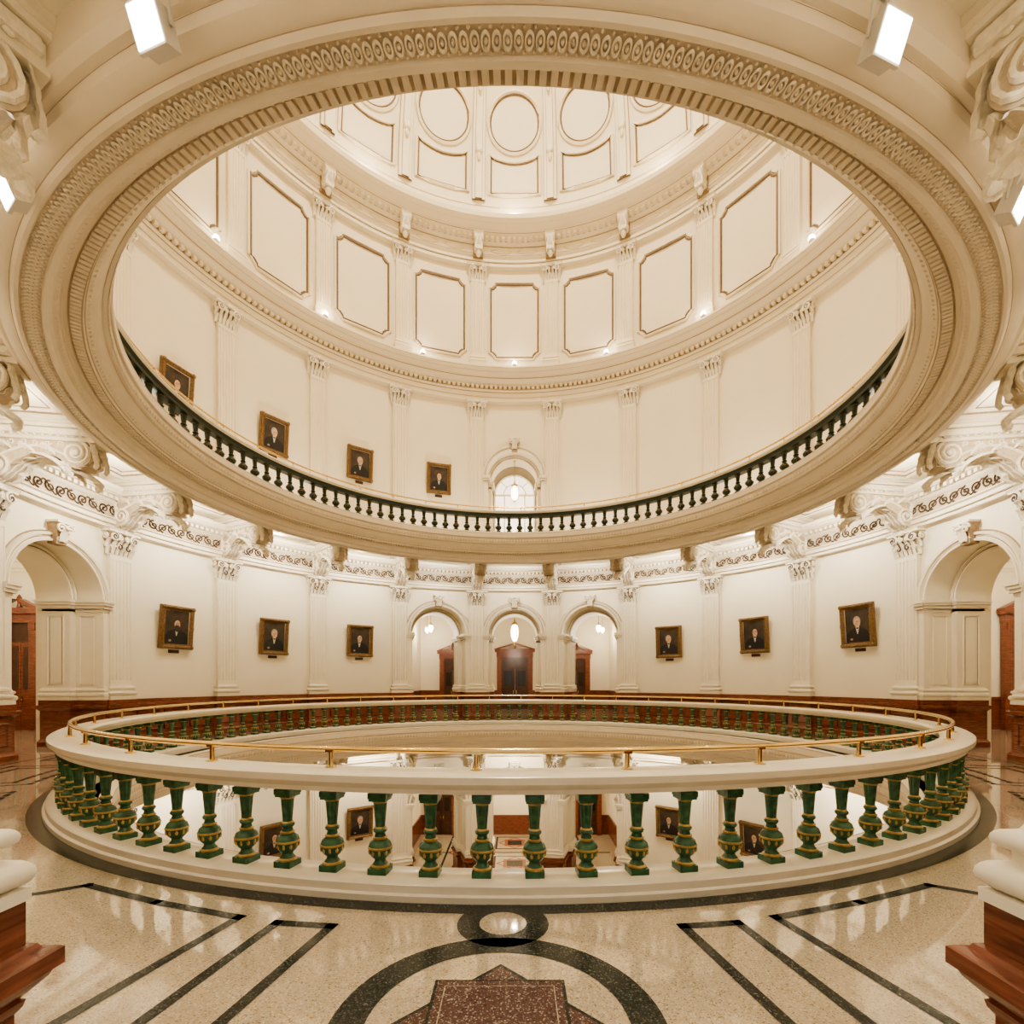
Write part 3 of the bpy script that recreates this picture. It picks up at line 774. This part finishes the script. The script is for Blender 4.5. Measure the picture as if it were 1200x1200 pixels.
DN=[0]
def door(th,x,y,z0,w,h,label,glass=True,face=0):
    DN[0]+=1
    p=(x*cos(th)+y*sin(th), -x*sin(th)+y*cos(th), z0)
    t=bpy.data.objects.new('door_%d'%DN[0],None); C.objects.link(t); t.location=p; t.rotation_euler=(0,0,-th+face)
    t['kind']='structure'; t['label']=label
    c=MB()
    for s in (-1,1):
        a,b=sorted((s*w/2,s*(w/2+.28))); c.box(a,b,-.16,.02,0,h)
        a,b=sorted((s*(w/2+.02),s*(w/2+.24))); c.box(a,b,-.2,-.16,.0,.4); c.box(a,b,-.2,-.16,h-.25,h)
    c.box(-w/2-.3,w/2+.3,-.18,.02,h,h+.3); c.box(-w/2-.4,w/2+.4,-.3,.02,h+.3,h+.42)
    c.build('casing',['wood'],t)
    g=MB(); X=w/2+.42
    g.prism([(-.28,h+.42),(.02,h+.42),(.02,h+.5),(-.28,h+.5)],-X,X)
    g.add([(-X,-.26,h+.5),(-.12,-.26,h+.82),(-.12,0,h+.82),(-X,0,h+.5),(-X+.3,-.26,h+.5),(-.12,-.26,h+.7)],[(0,1,2,3),(0,4,5,1)])
    g.add([(X,-.26,h+.5),(.12,-.26,h+.82),(.12,0,h+.82),(X,0,h+.5),(X-.3,-.26,h+.5),(.12,-.26,h+.7)],[(0,1,2,3),(0,4,5,1)])
    g.lathe([(.01,h+.98),(.05,h+.92),(.09,h+.8),(.05,h+.7),(.08,h+.5)],10,c=(0,-.12,0))
    g.build('pediment',['wood'],t)
    tr=h-.65
    f=MB(); f.box(-w/2,w/2,-.1,0,tr,tr+.1); f.box(-w/2,w/2,-.06,0,tr+.1,h); f.build('transom',['darkwood'],t)
    for s in (-1,1):
        l=MB(); a,b=sorted((s*.01,s*w/2)); l.box(a,b,-.07,0,0,tr)
        mx=(a+b)/2; q=(b-a)*.6
        for zc,hh in ((.45,.55),(1.05,.35)): l.box(mx-q/2,mx+q/2,-.09,-.06,zc-hh/2,zc+hh/2)
        leaf=l.build('door_leaf',['wood' if abs(x)>10 else 'darkwood'],t)
        l=MB(); l.box(mx-q/2,mx+q/2,-.08,-.06,1.4,tr-.15); l.build('glass_pane',['glass' if abs(x)<10 else 'darkwood'],leaf)
        l=MB(); l.blob((s*.08,-.12,1.05),.03,.03,.03); l.box(s*.08-.02,s*.08+.02,-.09,-.07,.95,1.15); l.build('handle',['brass'],leaf)
door(0,0,17.96,0,1.55,3.1,'dark double door with red pediment framed by the central arch')
for s in (-1,1):
    door(0,s*3.66,17.96,0,1.0,3.0,'narrow red framed door seen through the arch %s of the central one'%side(s))
    if s<0: door(0,-17.02,5.5,0,.7,3.7,'tall red framed door seen through the big left arch')
    door(0,s*4.3,17.96,-LH,1.1,3.0,'red framed door in the storey below, %s'%side(s))
door(0,17.5,5.5,0,.7,3.7,'tall red framed door at the edge of the big right arch')

# ---------------------------------------------------------------- lanterns
def lantern(loc,top,label,big=1.0,watt=120,grp=None,zs=1.0):
    t=root('hanging_lantern' if zs>1.2 else 'pendant_lamp',label,'lamp',loc,0,grp)
    v=big*zs
    c=MB(); c.tube([(0,0,.32*v),(0,0,top-loc[2])],.015,6); c.lathe([(.01,top-loc[2]),(.1,top-loc[2]-.02),(.06,top-loc[2]-.1),(.02,top-loc[2]-.12)],12); c.build('chain',['gold'],t)
    g=MB(); g.lathe([(.01,-.26*v),(.08*big,-.23*v),(.15*big,-.12*v),(.17*big,0),(.14*big,.12*v),(.08*big,.2*v)],16); g.build('globe',['globe'],t)
    k=MB(); k.lathe([(.09*big,.18*v),(.13*big,.2*v),(.12*big,.24*v),(.04*big,.28*v),(.03*big,.34*v),(.01,.36*v)],14)
    k.lathe([(.01,-.34*v),(.03*big,-.3*v),(.05*big,-.26*v),(.02*big,-.23*v)],10)
    if zs>1.2:
        for j in range(6):
            a=2*pi*j/6; k.tube([(.18*big*cos(a)*q,.18*big*sin(a)*q,z*v) for q,z in ((.5,-.28),(1,-.1),(1.05,.05),(.7,.22))],.012,5)
    k.build('metal_crown',['gold'],t)
    l=bpy.data.lights.new('lantern_light','POINT'); l.energy=watt; l.color=(1,.88,.70); l.shadow_soft_size=.12*big
    o=bpy.data.objects.new('lantern_light',l); C.objects.link(o); o.parent=t; o.location=(0,0,-.45*v)
lantern((0,13.8,4.2),6.0,'glowing glass lantern hanging in the central arch of the main gallery',1.15,110,zs=1.7)
lantern((0,11.6,LH+3.1),LH+4.65,'glowing glass lantern hanging in the upper arched opening',1.0,50,zs=1.5)
for s in (-1,1):
    lantern((s*4.35,14.2,4.45),6.0,'glowing pendant globe nearer in the arch %s of the central one'%side(s),.8,100,'pendant globes')
    lantern((s*4.95,16.5,4.6),6.0,'smaller farther pendant globe in the arch %s of the central one'%side(s),.7,70,'pendant globes')
def plight(loc,w,size=.3,col=(1,.89,.71)):
    l=bpy.data.lights.new('lamp','POINT'); l.energy=w; l.color=col; l.shadow_soft_size=size
    o=bpy.data.objects.new('lamp_or_fill_light',l); C.objects.link(o); o.location=loc; return o  # serves the ledge lamps and the added fill lights
for s in (-1,1): plight((s*14.8,2.0,5.0),450)  # unseen fill added to brighten the side vestibules
plight((0,15,-LH+5.3),600)  # fill added to brighten the storey below, no lamp built

# ---------------------------------------------------------------- floodlights
hm=MB(); hm.box(-.11,.11,-.14,0,-.11,.11); hm.box(-.13,.13,-.02,.015,-.13,.13); hm.box(-.02,.02,-.18,-.1,.08,.28)
hme=hm.mesh('housing',['housing'])
lm=MB(); lm.box(-.115,.115,.016,.022,-.115,.115); lme=lm.mesh('lens',['lens'])
ym=MB(); ym.up=(1,0,0); ym.tube([(-.13,-.08,0),(-.13,-.14,.24),(.13,-.14,.24),(.13,-.08,0)],.012,5); yme=ym.mesh('yoke',['housing'])
def area(loc,rot,size,w,col=(1,.92,.78)):
    l=bpy.data.lights.new('area','AREA'); l.energy=w; l.color=col; l.shape='SQUARE'; l.size=size
    o=bpy.data.objects.new('flood_or_fill_light',l); C.objects.link(o); o.location=loc; o.rotation_euler=rot; return o  # serves the floodlights and the added fill areas
def floodname(m):
    if abs(m)==9: return 'bright square floodlight near the top %s corner of the overhead ring'%side(m)
    return 'square floodlight at the %s edge of the picture under the overhead ring'%side(m)
for m in range(-9,11):
    th=radians(18*m); rf=8.84
    if m==-9: th=radians(-163.5)
    if m==9: th=radians(162.0)
    if m==-8: th=radians(-146.8); rf=8.66
    if m==8: th=radians(145.2); rf=8.66
    TL=24 if abs(m)>=7 else 8
    zf=6.28 if abs(m)==9 else 6.32
    if abs(m) in (8,9):
        t=root('floodlight',floodname(m),'lamp',pol(th,rf,zf),-th,'floodlights round the ring beam')
        t.rotation_euler=(-radians(TL),0,-th)
        for nm,me in (('housing',hme),('lens',lme),('yoke',yme)): link(nm,me,t)
    area(pol(th,rf+.035*cos(radians(TL)),zf-.035*sin(radians(TL))),(radians(90-TL),0,-th),.21,(58 if abs(m)<=1 else 92))
    if m%2==0: area(pol(th,8.96,-LH+6.52),(radians(82),0,-th),.26,150)
    if 2<=abs(m)<=6: area(pol(th,10.55,6.83),(radians(180+35),0,-th),.12,12)  # unseen fill added on the cornice ledge to brighten the coffers

pm=MB(); pm.lathe([(.01,0),(.09,0),(.1,.05),(.08,.08)],14); pme=pm.mesh('lamp_base',['housing'])
gm=MB(); gm.lathe([(.10,.08),(.10,.14),(.06,.20),(.005,.22)],14); gme=gm.mesh('lamp_bulb',['lens'])
for i in range(-7,9):
    th=radians(22.5*i)
    if abs(i)<=5:
        lab='small ledge lamp at the centre below the drum panels' if i==0 else '%s small ledge lamp %s of the centre one below the drum panels'%(ORD[abs(i)-1],side(i))
        t=root('ledge_lamp',lab,'lamp',pol(th,10.13,15.5),-th,'lamps along the drum ledge')
        link('lamp_base',pme,t); link('lamp_bulb',gme,t)
    plight(pol(th,9.85,15.8),20,.08)

# ---------------------------------------------------------------- portraits
def frame_mesh(w,h):
    f=MB(); f.rect([(0.0,-.05),(.015,-.06),(.03,-.05),(.055,-.08),(.09,-.11),(.12,-.10),(.13,-.06),(.15,-.05),(.15,.03)],w,h)
    for s in (-1,1):
        for q in (-1,1): 
            f.blob((s*(w/2+.09),-.10,q*(h/2+.09)),.07,.03,.07); 
        f.blob((s*(w/2+.09),-.10,0),.04,.03,.10)
        f.blob((0,-.10,s*(h/2+.09)),.10,.03,.04)
    return f.mesh('frame',['frame'])
def portrait_mesh(w,h,hair,beard,dx=0):
    c=MB(); c.add([(-w/2,-.02,-h/2),(w/2,-.02,-h/2),(w/2,-.02,h/2),(-w/2,-.02,h/2)],[(0,1,2,3)],0)
    def el(cx,cz,rx,rz,y,m,n=20): c.add([(cx+rx*cos(2*pi*k/n),y,cz+rz*sin(2*pi*k/n)) for k in range(n)],[tuple(range(n))],m)
    b=-h/2+.01; W=w/2-.01
    c.add([(max(-W,dx-.36),-.022,b),(min(W,dx+.36),-.022,b),(min(W,dx+.36),-.022,-.28),(min(W,dx+.29),-.022,-.15),(dx+.09,-.022,-.05),(dx-.09,-.022,-.05),(max(-W,dx-.29),-.022,-.15),(max(-W,dx-.36),-.022,-.28)],[tuple(range(8))],1)
    c.add([(dx-.06,-.024,-.03),(dx+.06,-.024,-.03),(dx+.012,-.024,-.25),(dx-.012,-.024,-.25)],[(0,1,2,3)],3)
    c.add([(dx-.045,-.0245,-.055),(dx+.045,-.0245,-.055),(dx+.025,-.0245,-.10),(dx-.025,-.0245,-.10)],[(0,1,2,3)],1)
    el(dx-.005,.13,.118,.155,-.025,4); el(dx+.010,.09,.092,.135,-.027,2)
    if beard: el(dx+.008,-.02,.085,.11,-.029,4)
    for s in (-1,1):
        el(dx+.01+s*.036,.112,.014,.008,-.029,1,8)
        c.add([(dx+.01+s*.036-.02,-.029,.135),(dx+.01+s*.036+.02,-.029,.135),(dx+.01+s*.036+.02,-.029,.142),(dx+.01+s*.036-.02,-.029,.142)],[(0,1,2,3)],4)
    c.add([(dx+.002,-.0295,.11),(dx+.018,-.0295,.11),(dx+.026,-.0295,.06),(dx+.0,-.0295,.06)],[(0,1,2,3)],2)
    c.add([(dx-.018,-.030,.025),(dx+.038,-.030,.025),(dx+.028,-.030,.017),(dx-.008,-.030,.017)],[(0,1,2,3)],1)
    el(dx-.2,-.40,.045,.035,-.027,2,10)
    return c.mesh('canvas',['canvas','coat','skin','shirt',hair])
FW,FH=.76,1.0
fr=frame_mesh(FW,FH)
pl=MB(); pl.box(-.16,.16,-.05,.03,-.05,.05); plm=pl.mesh('nameplate',['darkwood'])
def portrait(m,z,label,hair,beard,grp,tilt=5,dx=0):
    th=radians(18*m)
    t=root('framed_portrait',label,'painting',pol(th,RW-.13,z),-th,grp)
    t.rotation_euler=(radians(tilt),0,-th)
    link('frame',fr,t); link('canvas',portrait_mesh(FW,FH,hair,beard,dx),t)
    o=link('nameplate',plm,t); o.location=(0,.08,-FH/2-.23)
G='portraits on the main gallery wall'
portrait(-4,3.32,'gilt framed portrait of a bearded man beside the big left arch','hair_d',True,G)
portrait(-3,3.3,'gilt framed portrait, middle one of three left of the arches, grey hair','hair_g',False,G)
portrait(-2,3.34,'gilt framed portrait of a dark haired man just left of the three arches','hair_d',False,G,dx=-.03)
portrait(2,3.3,'gilt framed portrait of a grey haired man just right of the three arches','hair_g',False,G)
portrait(3,3.36,'gilt framed portrait, middle one of three right of the arches','hair_d',False,G,dx=.03)
portrait(4.06,3.36,'gilt framed portrait of a white haired man beside the big right arch','hair_g',False,G)
G='portraits on the upper gallery wall'
for m,lb,hr in ((-4,'highest placed portrait on the upper wall, farthest left and partly hidden','hair_d'),(-3,'upper wall portrait of a grey haired man, second from the far left','hair_g'),(-2,'upper wall portrait, third from the far left','hair_g'),(-1,'upper wall portrait nearest the lit arched opening','hair_d')):
    portrait(m,10.6,lb,hr,False,G)
G='portraits in the storey below'
for m,lb,hr in ((-3,'portrait in the storey below, farther left behind the balusters','hair_d'),(-2,'portrait in the storey below, left, seen between balusters','hair_g'),(2,'portrait in the storey below, right, seen between balusters','hair_d'),(3,'portrait in the storey below, farther right behind the balusters','hair_d')):
    portrait(m,-4.1,lb,hr,False,G)

# ---------------------------------------------------------------- lights for the upper spaces
for m in range(-9,11,2):
    th=radians(18*m); area(pol(th,8.7,LH+.15),(radians(145),0,-th),.3,80,(1,.91,.75))  # unseen uplights added to lighten the upper gallery wall
a=area((0,0,31.5),(0,0,0),2.0,3100,(1,.91,.75));  # added out of view at the dome top as ambient fill
for i in range(10):
    th=radians(36*i); plight(pol(th,9.6,21.8),65,.2,(1,.91,.73))  # unseen points added round the dome cornice as ambient fill

w=bpy.data.worlds.new('World'); bpy.context.scene.world=w; w.use_nodes=True
bg=w.node_tree.nodes['Background']; bg.inputs[0].default_value=(1,.91,.78,1); bg.inputs[1].default_value=0.9

vs=bpy.context.scene.view_settings
try: vs.look='AgX - Medium High Contrast'
except Exception as e: print(e)

cam=bpy.data.cameras.new('Camera'); co=bpy.data.objects.new('Camera',cam); C.objects.link(co)
co.location=(0.06,-12,1.7); co.rotation_euler=(radians(90),0,0)
cam.sensor_width=36; cam.lens=592/1200*36; cam.shift_y=(798-600)/1200; cam.shift_x=-4.5/1200
cam.clip_start=0.02; cam.clip_end=200
bpy.context.scene.camera=co
